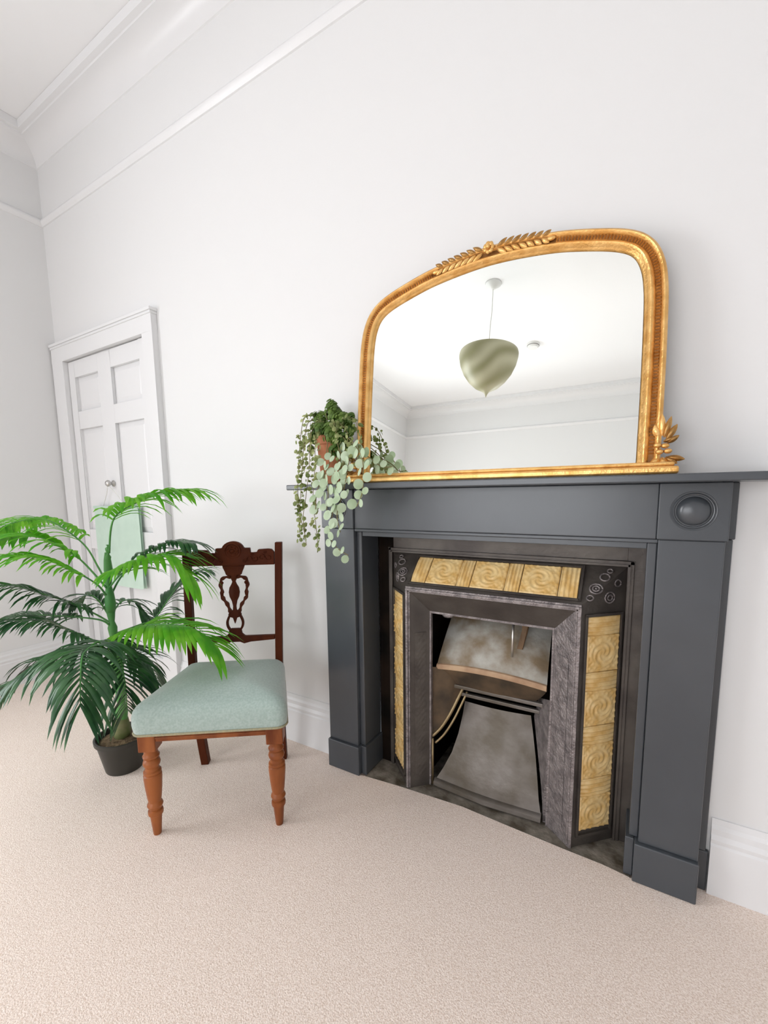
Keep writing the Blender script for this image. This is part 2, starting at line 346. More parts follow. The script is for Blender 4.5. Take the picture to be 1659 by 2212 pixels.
# mint bag hanging from the knob
bag = thing('hanging_bag', 'pale mint green flat fabric bag hung by thin cords from the cupboard door knob', 'bag', (-1.57, -.03, .62))
g = G()
g.grid(16, 16, lambda u, v: (-1.785+.455*u, -.030-.012*math.sin(PI*u)*(1-.4*v)-.004*math.sin(9*u+3*v), .60+.465*v-.006*math.cos(PI*(u-.5))*v))
g.grid(16, 16, lambda u, v: (-1.785+.455*u, -.014+.001*math.sin(7*u), .60+.465*v-.006*math.cos(PI*(u-.5))*v))
put('bag_body', g, M['bag'], bag, smooth=True)
g = G(); g.box(-1.790, -1.325, -.036, -.012, 1.052, 1.066); put('bag_hem', g, M['bag'], bag, bevel=.003)
for a, b in ((-1.69, -1.600), (-1.45, -1.580)):
    g = G(); g.tube(spline([(a, -.028, 1.06), ((a+b)/2+(.008 if a < b else -.008), -.03, 1.13), (b, -.038, 1.178), (-1.590, -.043, 1.207)], 5), .0022, 6)
    put('cord_handle', g, M['cord'], bag)

# ------------------------------------------------------------------ fire surround
fs = thing('fireplace_surround', 'charcoal painted fire surround with flat pilasters, round corner bosses and a thin shelf', 'fireplace', (.613, 0, 0))
P = M['paint']; BV = .0026
put('mantel_shelf', G().box(-.090, 1.318, -.178, -.001, 1.131, 1.150), P, fs, bevel=.003)
put('frieze', G().box(.138, 1.088, -.069, -.001, .987, 1.1305), P, fs, bevel=BV)
put('frieze_bead', G().box(.134, 1.092, -.064, -.001, .976, .9865), P, fs, bevel=.002)
put('slip', G().box(.157, 1.069, -.046, .068, .958, .9755), P, fs, bevel=.002)
for s in (-1, 1):
    X = lambda a, b: (min(.613+s*a, .613+s*b), max(.613+s*a, .613+s*b))
    a, b = X(.479, .618); put('pilaster', G().box(a, b, -.068, -.013, .123, .9865), P, fs, bevel=BV)
    a, b = X(.470, .620); pl = put('plinth', G().box(a, b, -.080, -.013, .0045, .1225), P, fs, bevel=.003)
    a, b = X(.475, .622); cb = put('corner_block', G().box(a, b, -.077, -.013, .987, 1.1305), P, fs, bevel=BV)
    a, b = X(.470, .644); put('backing_strip', G().box(a, b, -.014, -.001, .987, 1.1305), P, fs, bevel=BV)
    a, b = X(.470, .640); put('backing_strip', G().box(a, b, -.014, -.001, .123, .9865), P, fs, bevel=BV)
    a, b = X(.470, .647); put('backing_strip', G().box(a, b, -.014, -.001, .0045, .1225), P, fs, bevel=BV)
    a, b = X(.456, .4785); put('slip', G().box(a, b, -.050, .068, .123, .9755), P, fs, bevel=BV)
    a, b = X(.447, .4695); put('slip_plinth', G().box(a, b, -.060, .068, .0045, .1225), P, fs, bevel=.002)
    g = G()
    prof = [(.0, -.018), (.022, -.0165), (.030, -.0125), (.0345, -.006), (.036, .0), (.0385, .0), (.040, -.003), (.0425, -.0035), (.045, .0), (.0465, -.0015), (.0485, -.0015), (.050, .0005)]
    g.lathe([(r, h) for r, h in prof], (.613+s*.5485, -.0765, 1.0605), 48, 'y')
    put('round_boss', g, P, cb, smooth=True, angle=50)

# ------------------------------------------------------------------ cast iron fire insert with tiles
fi = thing('fire_insert', 'cast iron fireplace insert with ochre embossed tiles on splayed cheeks around an empty grate', 'fireplace', (.6245, .02, 0))
I = M['iron']
XA, XB = .3345, .9165          # front frame
OA, OB, OZ, OY = .2245, 1.0245, .888, .070
FZ, FY = .783, -.035
g = G(); g.box(.158, OA-.0005, OY, OY+.012, .002, .974); put('shadow_toned_flange', g, M['soot_and_shade'], fi)  # left flange: shadow beside the pilaster put in as near-black colour
g = G(); g.box(OB, 1.078, OY, OY+.012, .002, .974); g.box(OA, OB, OY+.0005, OY+.0115, OZ, .974)
put('flange', g, I, fi, bevel=.001)
g = G()
for d, y in ((.0, .060), (.010, .064)):
    g.box(OA-.008-d, OA-.001-d*.6, y, OY, .003, OZ+.008+d); g.box(OB+.001+d*.6, OB+.008+d, y, OY, .003, OZ+.008+d); g.box(OA-.008-d, OB+.008+d, y, OY, OZ+.001+d*.6, OZ+.008+d)
put('flange_moulding', g, I, fi, bevel=.001)
def frame_of(o, u, w):
    u = Vector(u).normalized(); w = Vector(w); w = (w - u*w.dot(u)).normalized(); n = u.cross(w)
    m = Matrix((u, w, n)).transposed().to_4x4(); m.translation = Vector(o); return m
# cheeks as solid plates
g = G()
g.add([(XA, FY, FZ), (XB, FY, FZ), (OB, OY, OZ), (OA, OY, OZ)], [(0,1,2,3)])
put('top_cheek', g, I, fi)
for x0, x1 in ((XB, OB), (XA, OA)):
    g = G(); g.add([(x0, FY, .003), (x1, OY, .003), (x1, OY, OZ), (x0, FY, FZ)], [(0,1,2,3)]); put('side_cheek', g, I, fi)
# raised borders round the tile panels, scroll casting in the top corners
ct = frame_of((.6245, FY, FZ), (1, 0, 0), (0, OY-FY, OZ-FZ)); LT = math.hypot(OY-FY, OZ-FZ)
cr = frame_of((XB, FY, 0), (OB-XB, OY-FY, 0), (0, 0, 1)); cl = frame_of((XA, FY, 0), (XA-OA, -(OY-FY), 0), (0, 0, 1))
LS = math.hypot(OB-XB, OY-FY)
def framed(mx, boxes, name, mtl, parent=fi, bevel=.001):
    g = G()
    for b in boxes: g.box(*b)
    g.v = [mx @ Vector(v) for v in g.v]; return put(name, g, mtl, parent, bevel=bevel)
TW = .1125
c0 = (LT-TW)/2; tx = .2775
framed(ct, [(-tx-.008, tx+.008, c0-.008, c0-.001, 0, .008), (-tx-.008, tx+.008, c0+TW+.001, c0+TW+.008, 0, .008), (-tx-.009, -tx-.001, c0-.008, c0+TW+.008, 0, .008), (tx+.001, tx+.009, c0-.008, c0+TW+.008, 0, .008)], 'tile_frame', I)
s0 = (LS-TW)/2; TZ0, TZ1 = .045, .7455
framed(cr, [(s0-.008, s0-.001, TZ0-.008, TZ1+.008, 0, .008), (s0+TW+.001, s0+TW+.008, TZ0-.008, TZ1+.008, 0, .008), (s0-.008, s0+TW+.008, TZ1+.001, TZ1+.009, 0, .008), (s0-.008, s0+TW+.008, TZ0-.009, TZ0-.001, 0, .008)], 'tile_frame', I)
framed(cl, [(-s0+.001, -s0+.008, TZ0-.008, TZ1+.008, 0, .008), (-s0-TW-.008, -s0-TW-.001, TZ0-.008, TZ1+.008, 0, .008), (-s0-TW-.008, -s0+.008, TZ1+.001, TZ1+.009, 0, .008), (-s0-TW-.008, -s0+.008, TZ0-.009, TZ0-.001, 0, .008)], 'tile_frame', I)
def ring(g, mx, cx, cy, r, t, h, seg=20, a0=0., a1=2*PI):
    pts = [mx @ Vector((cx+r*math.cos(a0+(a1-a0)*k/seg), cy+r*math.sin(a0+(a1-a0)*k/seg), h)) for k in range(seg+1)]
    g.tube(pts, t, 6)
for s in (-1, 1):
    g = G()
    ring(g, ct, s*(tx+.046), .060, .017, .0028, .002); ring(g, ct, s*(tx+.046), .060, .009, .0028, .003); g.blob(ct @ Vector((s*(tx+.046), .060, .002)), .004)
    ring(g, ct, s*(tx+.066), .104, .013, .0025, .002); ring(g, ct, s*(tx+.033), .026, .009, .0025, .002); ring(g, ct, s*(tx+.078), .128, .007, .0022, .002)
    put('corner_scroll', g, M['relief'], fi, smooth=True)
for mx, sx in ((cr, 1), (cl, -1)):
    g = G(); ring(g, mx, sx*.092, .800, .016, .0026, .002); ring(g, mx, sx*.092, .800, .008, .0026, .003); ring(g, mx, sx*.118, .842, .010, .0022, .002)
    put('corner_scroll', g, M['relief'], fi, smooth=True)
# tiles: local XY face, Z out
def tile_h(x, y, w, h):
    e = min(w/2-abs(x), h/2-abs(y)); z = .0045
    if e < .0015: return .002
    if w > .09 and h > .09:
        r = math.hypot(x, y); a = math.atan2(y, x)
        z += .0028*math.exp(-((r-.040)/.0035)**2) + .0028*max(0, math.cos(r*360-a*3))*(1 if r < .037 else 0)
        if r > .044: z += .0026*max(0, math.sin(abs(x)*330)*math.sin(abs(y)*330))
        if e < .005: z += .0012
    else:
        t = x if w < h else y; L = w if w < h else h
        z += .0042*(math.cos(t/L*PI*4)**2)
    return z
def tile_mesh(w, h, name, nx, ny):
    g = G()
    g.grid(nx, ny, lambda u, v: (w*(u-.5), h*(v-.5), tile_h(w*(u-.5), h*(v-.5), w, h)))
    V = [(-w/2, -h/2, 0), (w/2, -h/2, 0), (w/2, h/2, 0), (-w/2, h/2, 0), (-w/2, -h/2, .002), (w/2, -h/2, .002), (w/2, h/2, .002), (-w/2, h/2, .002)]
    g.add(V, [(0,1,5,4),(1,2,6,5),(2,3,7,6),(3,0,4,7)])
    me = bpy.data.meshes.new(name); me.from_pydata(g.v, [], g.f); me.materials.append(M['tile'])
    for p in me.polygons: p.use_smooth = True
    return me
SQ = .1150; HB = .0570
sq_me = tile_mesh(TW, SQ-.0012, 'square_tile', 30, 30); bd_me = tile_mesh(TW, HB-.0012, 'border_tile', 4, 36)
def place_tile(name, me, mx):
    o = bpy.data.objects.new(name, me); COL.objects.link(o); o.parent = fi
    o.matrix_basis = wmat(fi).inverted() @ mx
for mx, cx in ((cr, s0+TW/2), (cl, -s0-TW/2)):
    z = TZ1
    for k in range(8):
        hh = HB if k % 2 == 0 and k < 7 else SQ
        if k == 6: hh = HB
        place_tile('border_tile' if hh == HB else 'square_tile', bd_me if hh == HB else sq_me, mx @ Matrix.Translation((cx, z-hh/2, .0005 + random.uniform(0, .0006)))); z -= hh
    # a cut piece makes up the height at the foot
R90 = Matrix.Rotation(PI/2, 4, 'Z'); x = -tx
for k, w in enumerate([.0560, SQ, .0465, SQ, .0465, SQ, .0560]):
    if w == SQ: place_tile('square_tile', sq_me, ct @ Matrix.Translation((x+w/2, c0+TW/2, .001)) @ R90)
    else: place_tile('border_tile', bd_me, ct @ Matrix.Translation((x+w/2, c0+TW/2, .001)) @ R90 @ Matrix.Diagonal((1, w/HB, 1, 1)))
    x += w + .0007
# front frame: moulded edge then bevel going in to the grate opening
IA, IB, IZ, IY = .408, .832, .682, .020
g = G()
for k, (d, y, t) in enumerate(((.0, FY-.006, .006), (.006, FY-.011, .007), (.013, FY-.007, .005))):
    g.box(XA+d, XB-d, y, FY+.012, FZ-d-t, FZ-d+.001)
put('frame_ledge', g, M['relief'], fi, bevel=.0015)
for s in (-1, 1):
    x0 = XA if s < 0 else XB
    g = G(); g.box(min(x0, x0-s*.010), max(x0, x0-s*.010), FY-.008, FY+.02, .003, FZ-.006); g.box(min(x0-s*.010, x0-s*.016), max(x0-s*.010, x0-s*.016), FY-.004, FY+.02, .003, FZ-.018)
    put('frame_edge', g, M['relief'], fi, bevel=.0015)
a = XA+.016; b = XB-.016; zt = FZ-.018
g = G(); g.add([(a, FY, zt), (b, FY, zt), (IB, IY, IZ), (IA, IY, IZ), (IB, IY+.012, IZ), (IA, IY+.012, IZ)], [(0,1,2,3),(3,2,4,5)]); put('frame_bevel', g, I, fi)
for x0, x1 in ((a, IA), (b, IB)):
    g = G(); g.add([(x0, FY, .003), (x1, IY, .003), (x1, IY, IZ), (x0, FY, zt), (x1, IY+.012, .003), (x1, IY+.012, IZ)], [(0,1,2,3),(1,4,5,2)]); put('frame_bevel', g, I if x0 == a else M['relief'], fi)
    mx = frame_of((x0, FY, 0), (x1-x0, IY-FY, 0), (0, 0, 1)); sg = -1 if x1 > x0 else 1
    L = math.hypot(x1-x0, IY-FY)
    def fn(u, v, mx=mx, L=L):
        p = .0015+.0022*max(0, math.sin(u*PI)*(.5+.5*math.sin(v*150+4*math.sin(u*6))))
        q = mx @ Vector((L*(.22+.56*u), .05+.56*v, 0)); n = Vector((mx[0][2], mx[1][2], mx[2][2]))
        if n.y > 0: n = -n
        return q + n*p
    g = G(); g.grid(8, 150, fn); put('relief_band', g, I if x0 == a else M['relief'], fi, smooth=True)  # left side is cast alike but unlit: darker iron paints its shade
g = G(); g.box(IA-.004, IA+.003, IY-.004, IY+.010, .003, IZ); g.box(IB-.003, IB+.004, IY-.004, IY+.010, .003, IZ); g.box(IA-.004, IB+.004, IY-.004, IY+.010, IZ-.002, IZ+.006)
put('opening_rim', g, M['relief'], fi, bevel=.001)
# fire box
g = G(); X0, X1, Y0, Y1, Z1 = .375, .865, .034, .335, .76
g.box(X0-.01, X0, Y0, Y1, .003, Z1); g.box(X1, X1+.01, Y0, Y1, .003, Z1); g.box(X0, X1, Y1-.01, Y1, .003, Z1); g.box(X0, X1, Y0, Y1, Z1, Z1+.01); g.box(X0, IA, Y0-.001, Y0+.004, .003, Z1); g.box(IB, X1, Y0-.001, Y0+.004, .003, Z1); g.box(X0, X1, Y0-.001, Y0+.004, IZ+.006, Z1)
put('fire_box', g, M['soot_and_shade'], fi)
# canopy over the grate
def canopy(u, v, off=0):
    s = 2*u-1; w = .196-.010*v; x = .618 + s*w
    y = .036 + (.125)*(v**1.15) + .012*s*s; z = .478 + .018*(1-s*s) + .165*v + .02*math.sin(PI*v)*(1-s*s)
    return Vector((x, y+off, z-off*.4))
g = G(); g.grid(20, 12, lambda u, v: canopy(u, v)); put('canopy', g, M['ash'], fi, smooth=True)
g = G()
pr = [(-.0, .004), (-.007, .002), (-.010, -.006), (-.008, -.016), (.0, -.020), (.006, -.016)]
pts = [canopy(k/20, 0) for k in range(21)]
g.sweep(pts, [(Vector((0, 1, 0)), Vector((0, 0, 1)))]*21, pr); put('canopy_lip', g, M['lip'], fi, smooth=True, angle=50)
g = G(); g.grid(20, 5, lambda u, v: (.618+(2*u-1)*(.196-.030*v-.012*v*v), .036+.012*(2*u-1)**2+.034*v, .460+.018*(1-(2*u-1)**2)*(1-v)-.060*v)); put('canopy_throat', g, M['throat'], fi, smooth=True)
g = G(); g.box(.478, .800, .070, .085, .388, .402); g.box(.490, .790, .090, .105, .352, .366); put('throat_bar', g, M['plate'], fi, bevel=.003)
g = G(); g.tube([(.698, .052, .672), (.697, .050, .556)], .0042, 10); put('damper_rod', g, M['steel'], fi, smooth=True)
g = G(); g.prism([(.716, .106, .700), (.744, .106, .700), (.738, .100, .640), (.724, .086, .575), (.706, .084, .575), (.718, .100, .640)], (0, -.006, .002)); put('rod_shadow', g, M['shadow_brown'], fi)  # brown shadow beside the rod, put in as a coloured piece
g = G(); g.blob((.470, .028, .677), .022, (1, .3, .45)); put('iron_lug', g, M['relief'], fi, smooth=True)
# curved cover plate in front of the ash pit
def cover(u, v):
    ls = [(.507, .118, .322), (.503, .104, .27), (.495, .082, .205), (.478, .058, .135), (.452, .038, .075), (.428, .026, .030)]
    rs = [(.752, .118, .327), (.764, .104, .27), (.779, .082, .200), (.792, .058, .130), (.802, .038, .072), (.812, .026, .030)]
    t = v*5; i = min(int(t), 4); f = t-i
    A = Vector(ls[i]).lerp(Vector(ls[i+1]), f); B = Vector(rs[i]).lerp(Vector(rs[i+1]), f); q = A.lerp(B, u); q.y -= .010*math.sin(PI*u); return q
g = G(); g.grid(12, 20, cover); put('cover_plate', g, M['plate'], fi, smooth=True)
g = G(); g.sweep([(.424, .020, .016), (.618, .006, .016), (.814, .020, .016)], [(Vector((0, 1, 0)), Vector((0, 0, 1)))]*3, [(.014, .018), (.0, .018), (-.010, .010), (-.012, -.002), (-.006, -.010), (.014, -.012)])
put('ash_lip', g, M['plate'], fi, smooth=True, angle=40)
for s in (-1, 1):
    if s < 0:
        arc = spline([(.410, .032, .196), (.440, .045, .232), (.470, .060, .288), (.492, .082, .345), (.508, .105, .392)], 5)
        g = G(); top = [(p.x, p.y, .470) for p in arc]; n = len(arc)
        g.add([tuple(p) for p in arc] + top, [(i, i+1, n+i+1, n+i) for i in range(n-1)]); put('grate_side', g, M['throat'], fi)
        g = G(); g.tube(arc, .0065, 8); g.tube([p+Vector((.014, -.004, -.022)) for p in arc], .0045, 8); put('grate_bar', g, M['brass'], fi, smooth=True)
        g = G(); g.tube([(.4135, .026, .004), (.4135, .026, .190)], .0045, 8); put('grate_bar', g, M['brass'], fi, smooth=True)
    else:
        g = G(); g.add([(.829, .030, .004), (.829, .030, .44), (.776, .118, .40), (.762, .120, .327), (.790, .085, .200), (.806, .050, .120), (.815, .034, .060), (.818, .030, .004)], [(0,1,2,3,4,5,6,7)])
        put('grate_side', g, M['relief'], fi)
        g = G(); g.tube([(.786, .098, .318), (.797, .078, .25), (.806, .060, .18), (.813, .046, .12)], .003, 6); put('grate_bar', g, M['relief'], fi, smooth=True)
# hearth
h = put('hearth_slab', G().box(.1605, 1.0775, -.075, .340, -.006, .002), M['stone']); h['label'] = 'narrow dusty stone hearth strip between carpet edge and iron grate'; h['category'] = 'hearth'

# ------------------------------------------------------------------ overmantel mirror, leaning back against the wall
TL = math.radians(4.7)
mi = thing('overmantel_mirror', 'large arched gilt overmantel mirror with carved leaf crest, leaning on the mantel shelf', 'mirror', (.632, -.10, 1.150))
def mp(dx, v, h=0.0):       # point on the leaning mirror: sideways, up along the frame, proud of it
    return Vector((.632+dx, -.10 + v*math.sin(TL) - h*math.cos(TL), 1.1515 + v*math.cos(TL) + h*math.sin(TL)))
half = [(-.452, .02), (-.452, .20), (-.450, .36), (-.446, .46), (-.434, .525), (-.408, .574), (-.362, .608), (-.28, .636), (-.165, .661), (0, .674)]
full = half + [(-a, b) for a, b in half[:-1][::-1]]
path = [Vector((p.x, p.y)) for p in spline([(a, b, 0) for a, b in full], 12)]
def normals(path):
    out = []
    for i in range(len(path)):
        t = (path[min(i+1, len(path)-1)] - path[max(i-1, 0)]).normalized(); out.append(Vector((t.y, -t.x)))
    return out
nrm = normals(path)         # points inward (path runs left to right over the top)
prof = [(0, -.004), (0, .010), (.003, .018), (.008, .021), (.013, .018), (.015, .012), (.018, .010), (.024, .010), (.027, .012), (.030, .018), (.036, .022), (.041, .019), (.044, .013), (.048, .012), (.050, .007), (.053, .005), (.053, -.004)]
g = G(); V = []
for p, n in zip(path, nrm):
    for w, h in prof: q = p + n*w; V.append(mp(q.x, q.y, h))
k = len(prof); m_ = len(path)
g.add(V, [(i*k+j, i*k+j+1, (i+1)*k+j+1, (i+1)*k+j) for i in range(m_-1) for j in range(k-1)] + [tuple(range(k)), tuple((m_-1)*k+j for j in range(k))[::-1]])
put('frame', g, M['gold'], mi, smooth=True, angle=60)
g = G(); V = []
for p, n in zip(path, nrm):
    for w, h in ((.0158, .0104), (.0158, .0112), (.0265, .0112), (.0265, .0104)): q = p + n*w; V.append(mp(q.x, q.y, h))
g.add(V, [(i*4+j, i*4+j+1, (i+1)*4+j+1, (i+1)*4+j) for i in range(m_-1) for j in range(3)])
put('bead_channel', g, M['toned'], mi)
inner = [p + n*.0525 for p, n in zip(path, nrm)]
g = G(); g.add([mp(p.x, p.y, .006) for p in inner], [tuple(range(len(inner)))]); put('mirror_glass', g, M['mirror'], mi)
outer = [p + n*.006 for p, n in zip(path, nrm)]
g = G(); g.prism([mp(p.x, p.y, -.004) for p in outer], mp(0, 0, -.010)-mp(0, 0, -.004)); put('backboard', g, M['twig'], mi)
# beading in the channel
L = [0.0]
for a, b in zip(path[:-1], path[1:]): L.append(L[-1] + (b-a).length)
def at_len(s):
    s = max(0, min(s, L[-1]-1e-6)); i = max(j for j in range(len(L)-1) if L[j] <= s); f = (s-L[i])/(L[i+1]-L[i])
    return path[i].lerp(path[i+1], f), nrm[i].lerp(nrm[i+1], f).normalized()
g = G(); mid = L[-1]/2; s = .03
while s < L[-1]-.03:
    if abs(s-mid) > .185:
        p, n = at_len(s); c = p + n*.0212; t = Vector((-n.y, n.x))
        V = []
        for (a, b, h) in ((-.0052, -.0022, .011), (.0052, -.0022, .011), (.0052, .0022, .011), (-.0052, .0022, .011), (-.0035, 0, .0175), (.0035, 0, .0175)):
            q = c + n*a + t*b; V.append(mp(q.x, q.y, h))
        g.add(V, [(0,1,5,4), (1,2,5), (2,3,4,5), (3,0,4)])
    s += .0082
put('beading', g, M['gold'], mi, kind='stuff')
def leaf_shape(g, base, d, L_, w, h0=.016, h1=.012, ridge=.006, curl=.0):
    d = Vector(d).normalized(); n = Vector((-d.y, d.x)); V = []; N = 6
    for i in range(N+1):
        t = i/N; ww = w*math.sin(PI*min(1, t*.92+.06))**.8; c = Vector(base) + d*L_*t + n*curl*t*t
        for sx, hh in ((-1, 0), (-.5, .7), (0, 1), (.5, .7), (1, 0)):
            q = c + n*ww*sx; V.append(mp(q.x, q.y, h0 + (h1-h0)*t + ridge*hh*math.sin(PI*min(1, t*.9+.1))))
    g.add(V, [(i*5+j, i*5+j+1, (i+1)*5+j+1, (i+1)*5+j) for i in range(N) for j in range(4)])
cp, cn = at_len(mid)
cr_ = None
g = G(); c0_ = mp(cp.x, cp.y-.014, .030)
for k in range(7):
    a = 2*PI*k/7; g.blob(c0_ + Vector((math.cos(a)*.010, 0, math.sin(a)*.010)), .0075, (1, .6, 1), 8, 5)
g.blob(c0_ + Vector((0, -.006, 0)), .0065)
crest = put('crest_flower', g, M['gold'], mi, smooth=True)
for sd in (-1, 1):
    for i in range(7):
        s0_ = .022 + i*.021
        p, n = at_len(mid + sd*s0_); t = Vector((-n.y, n.x))*(-1); 
        t = (at_len(mid+sd*(s0_+.01))[0] - p).normalized()
        for side, lw in ((-1, 1), (1, 1)):
            g = G(); dirv = t*math.cos(.55) + n*side*math.sin(.55)
            leaf_shape(g, p + n*(.015+side*.003), dirv, .033-.0012*i, .0065, .020, .022)
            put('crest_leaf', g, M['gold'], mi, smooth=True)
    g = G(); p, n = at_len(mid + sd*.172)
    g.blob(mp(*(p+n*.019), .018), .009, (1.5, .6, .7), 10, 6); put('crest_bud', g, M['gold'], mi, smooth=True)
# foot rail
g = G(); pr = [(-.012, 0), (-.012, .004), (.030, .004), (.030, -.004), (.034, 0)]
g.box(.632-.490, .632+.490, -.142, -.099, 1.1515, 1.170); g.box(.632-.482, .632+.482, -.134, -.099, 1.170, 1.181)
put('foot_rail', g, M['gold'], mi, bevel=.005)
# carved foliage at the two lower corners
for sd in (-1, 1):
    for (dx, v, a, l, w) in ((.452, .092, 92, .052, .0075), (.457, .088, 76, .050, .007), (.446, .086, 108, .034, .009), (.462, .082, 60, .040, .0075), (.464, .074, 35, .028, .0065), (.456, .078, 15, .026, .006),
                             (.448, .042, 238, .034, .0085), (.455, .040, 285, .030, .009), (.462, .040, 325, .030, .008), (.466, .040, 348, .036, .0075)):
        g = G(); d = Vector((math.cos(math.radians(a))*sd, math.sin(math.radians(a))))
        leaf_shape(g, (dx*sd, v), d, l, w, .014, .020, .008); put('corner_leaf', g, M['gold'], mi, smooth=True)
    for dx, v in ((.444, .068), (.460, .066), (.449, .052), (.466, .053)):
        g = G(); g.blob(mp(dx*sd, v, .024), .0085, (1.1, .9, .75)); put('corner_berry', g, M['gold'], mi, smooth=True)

# ------------------------------------------------------------------ pendant lamp and smoke alarm (seen in the mirror)
la = thing('pendant_lamp', 'swirled olive and cream top-shaped pendant lamp hanging from the ceiling, seen in the mirror', 'lamp', (-.08, -2.20, ZC))
g = G(); g.lathe([(.0, -.048), (.018, -.046), (.030, -.034), (.060, -.012), (.066, 0)], (-.08, -2.20, ZC), 32); put('ceiling_rose', g, M['white'], la, smooth=True)
g = G(); g.tube(spline([(-.08, -2.2, ZC-.04), (-.077, -2.2, 2.95), (-.083, -2.2, 2.80), (-.08, -2.2, 2.591)], 6), .0035, 8); put('flex', g, M['cord'], la)
prof = [(.230, 2.600), (.234, 2.585), (.233, 2.560), (.220, 2.500), (.192, 2.435), (.150, 2.375), (.098, 2.325), (.050, 2.298), (.024, 2.282), (.010, 2.262), (.0, 2.236)]
top = [(.224, 2.600), (.20, 2.625), (.13, 2.650), (.03, 2.662), (.0, 2.662)]
g = G(); g.lathe([(0, 2.590), (.222, 2.590), (.226, 2.602)] + prof, (-.08, -2.2, 0), 48); sh = put('lamp_shade', g, M['shade'], la, smooth=True)
sa = thing('smoke_alarm', 'small round white smoke alarm on the ceiling, seen in the mirror', 'smoke alarm', (.01, -3.30, ZC))
g = G(); g.lathe([(.0, -.040), (.045, -.040), (.055, -.030), (.058, -.020), (.062, -.018), (.066, -.004), (.066, 0)], (.01, -3.30, ZC), 32); put('alarm_body', g, M['white'], sa, smooth=True, angle=30)
g = G(); g.lathe([(.056, -.024), (.0595, -.023), (.0595, -.019), (.056, -.018)], (.01, -3.30, ZC), 32); put('vent_slot', g, M['dark'], sa)

# ------------------------------------------------------------------ chair
CA = math.atan2(.234, .323)
ch = thing('side_chair', 'carved mahogany side chair with turned front legs and a sage green upholstered seat', 'chair', (-.1, -.556, .004), CA)
def K(name, g, m, parent=None, **k): return put(name, g, m, parent or ch, local=True, **k)
Wd, Wl = M['wood'], M['wood2']
for s in (-1, 1):
    x = s*.199
    prof = [(.0115, .0), (.0125, .004), (.0175, .062), (.0185, .070), (.0225, .073), (.0235, .080), (.0225, .087), (.0175, .090), (.0215, .098), (.0245, .106), (.0225, .112), (.0190, .118), (.0215, .132), (.0250, .165), (.0275, .200), (.0275, .212), (.0245, .216), (.0270, .220), (.0265, .226), (.0215, .230), (.0205, .240), (.0245, .246), (.0265, .254), (.0245, .262), (.0190, .268), (.0245, .273), (.0255, .279), (.0215, .285), (.0200, .296), (.0225, .303)]
    g = G(); g.lathe(prof, (x, .026, 0), 28); leg = K('leg', g, Wl, smooth=True, angle=35)
    g = G(); g.box(x-.027, x+.027, -.001, .053, .302, .362); K('leg_block', g, Wl, leg, bevel=.003)
def post(s):
    pts = [(.405, .0), (.392, .06), (.372, .16), (.360, .26), (.356, .36), (.357, .44), (.364, .56), (.376, .70), (.392, .83), (.404, .924)]
    g = G(); V = []
    for y, z in pts:
        w = .0135 if z > .40 else .0150; d = .0150 if z > .4 else .0165
        xx = s*(.166 + (.012*(z-.36)/.56 if z > .36 else -.006*(1-z/.36)))
        V += [(xx-w, y-d, z), (xx+w, y-d, z), (xx+w, y+d, z), (xx-w, y+d, z)]
    n = len(pts)
    g.add(V, [(i*4+j, i*4+(j+1) % 4, (i+1)*4+(j+1) % 4, (i+1)*4+j) for i in range(n-1) for j in range(4)] + [(0,3,2,1), tuple((n-1)*4+j for j in range(4))])
    return K('back_post', g, Wd, bevel=.002)
post(-1); post(1)
# seat rails
g = G(); g.box(-.174, .174, .004, .024, .334, .364); g.box(-.174, .174, .001, .006, .343, .350); K('front_rail', g, Wl, bevel=.002)
for s in (-1, 1):
    g = G(); a = (s*.212, .050); b = (s*.166, .350); nx = -s*.016
    g.prism([(a[0], a[1], .325), (b[0], b[1], .325), (b[0]+nx, b[1], .325), (a[0]+nx, a[1], .325)], (0, 0, .038)); K('side_rail', g, Wl, bevel=.002)
g = G(); g.box(-.152, .152, .348, .366, .320, .362); K('back_rail', g, Wl, bevel=.002)
# upholstery: trapezoid plan with rounded corners, domed
def seat_w(y): return .238 - .052*max(0, min(1, y/.36))
def seat_pt(u, v, zz, k=1.0):
    pass
plan = []
def corner(cx, cy, r, a0, a1, n=6):
    for i in range(n+1):
        a = math.radians(a0+(a1-a0)*i/n); plan.append((cx+r*math.cos(a), cy+r*math.sin(a)))
corner(-.208, .018, .032, 180, 270); corner(.208, .018, .032, 270, 360); corner(.166, .345, .022, 0, 90); corner(-.166, .345, .022, 90, 180)
dense = []
for i in range(len(plan)):
    a = Vector(plan[i]); b = Vector(plan[(i+1) % len(plan)]); n = max(1, int((b-a).length/.02))
    for k in range(n): dense.append(a.lerp(b, k/n))
cx_ = Vector((0, .17)); N = len(dense)
rings = [(.985, .3640), (1.0, .372), (1.012, .395), (1.010, .418), (.992, .436), (.955, .449), (.90, .459), (.78, .470), (.60, .481), (.38, .488), (.15, .491)]
V = []
for sc, z in rings:
    for p in dense:
        q = cx_ + (p-cx_)*sc; V.append((q.x, q.y, z))
V.append((0, .17, .492)); F = [(j*N+i, j*N+(i+1) % N, (j+1)*N+(i+1) % N, (j+1)*N+i) for j in range(len(rings)-1) for i in range(N)]
F += [((len(rings)-1)*N+i, (len(rings)-1)*N+(i+1) % N, len(V)-1) for i in range(N)] + [tuple(range(N))[::-1]]
g = G(); g.add(V, F); seat = K('seat', g, M['velvet'], smooth=True)
g = G(); pts = [(*(cx_+(p-cx_)*.998), .3665) for p in dense]; pts.append(pts[0])
g.tube(pts, .0042, 6); K('seat_braid', g, M['gimp'], seat, smooth=True)
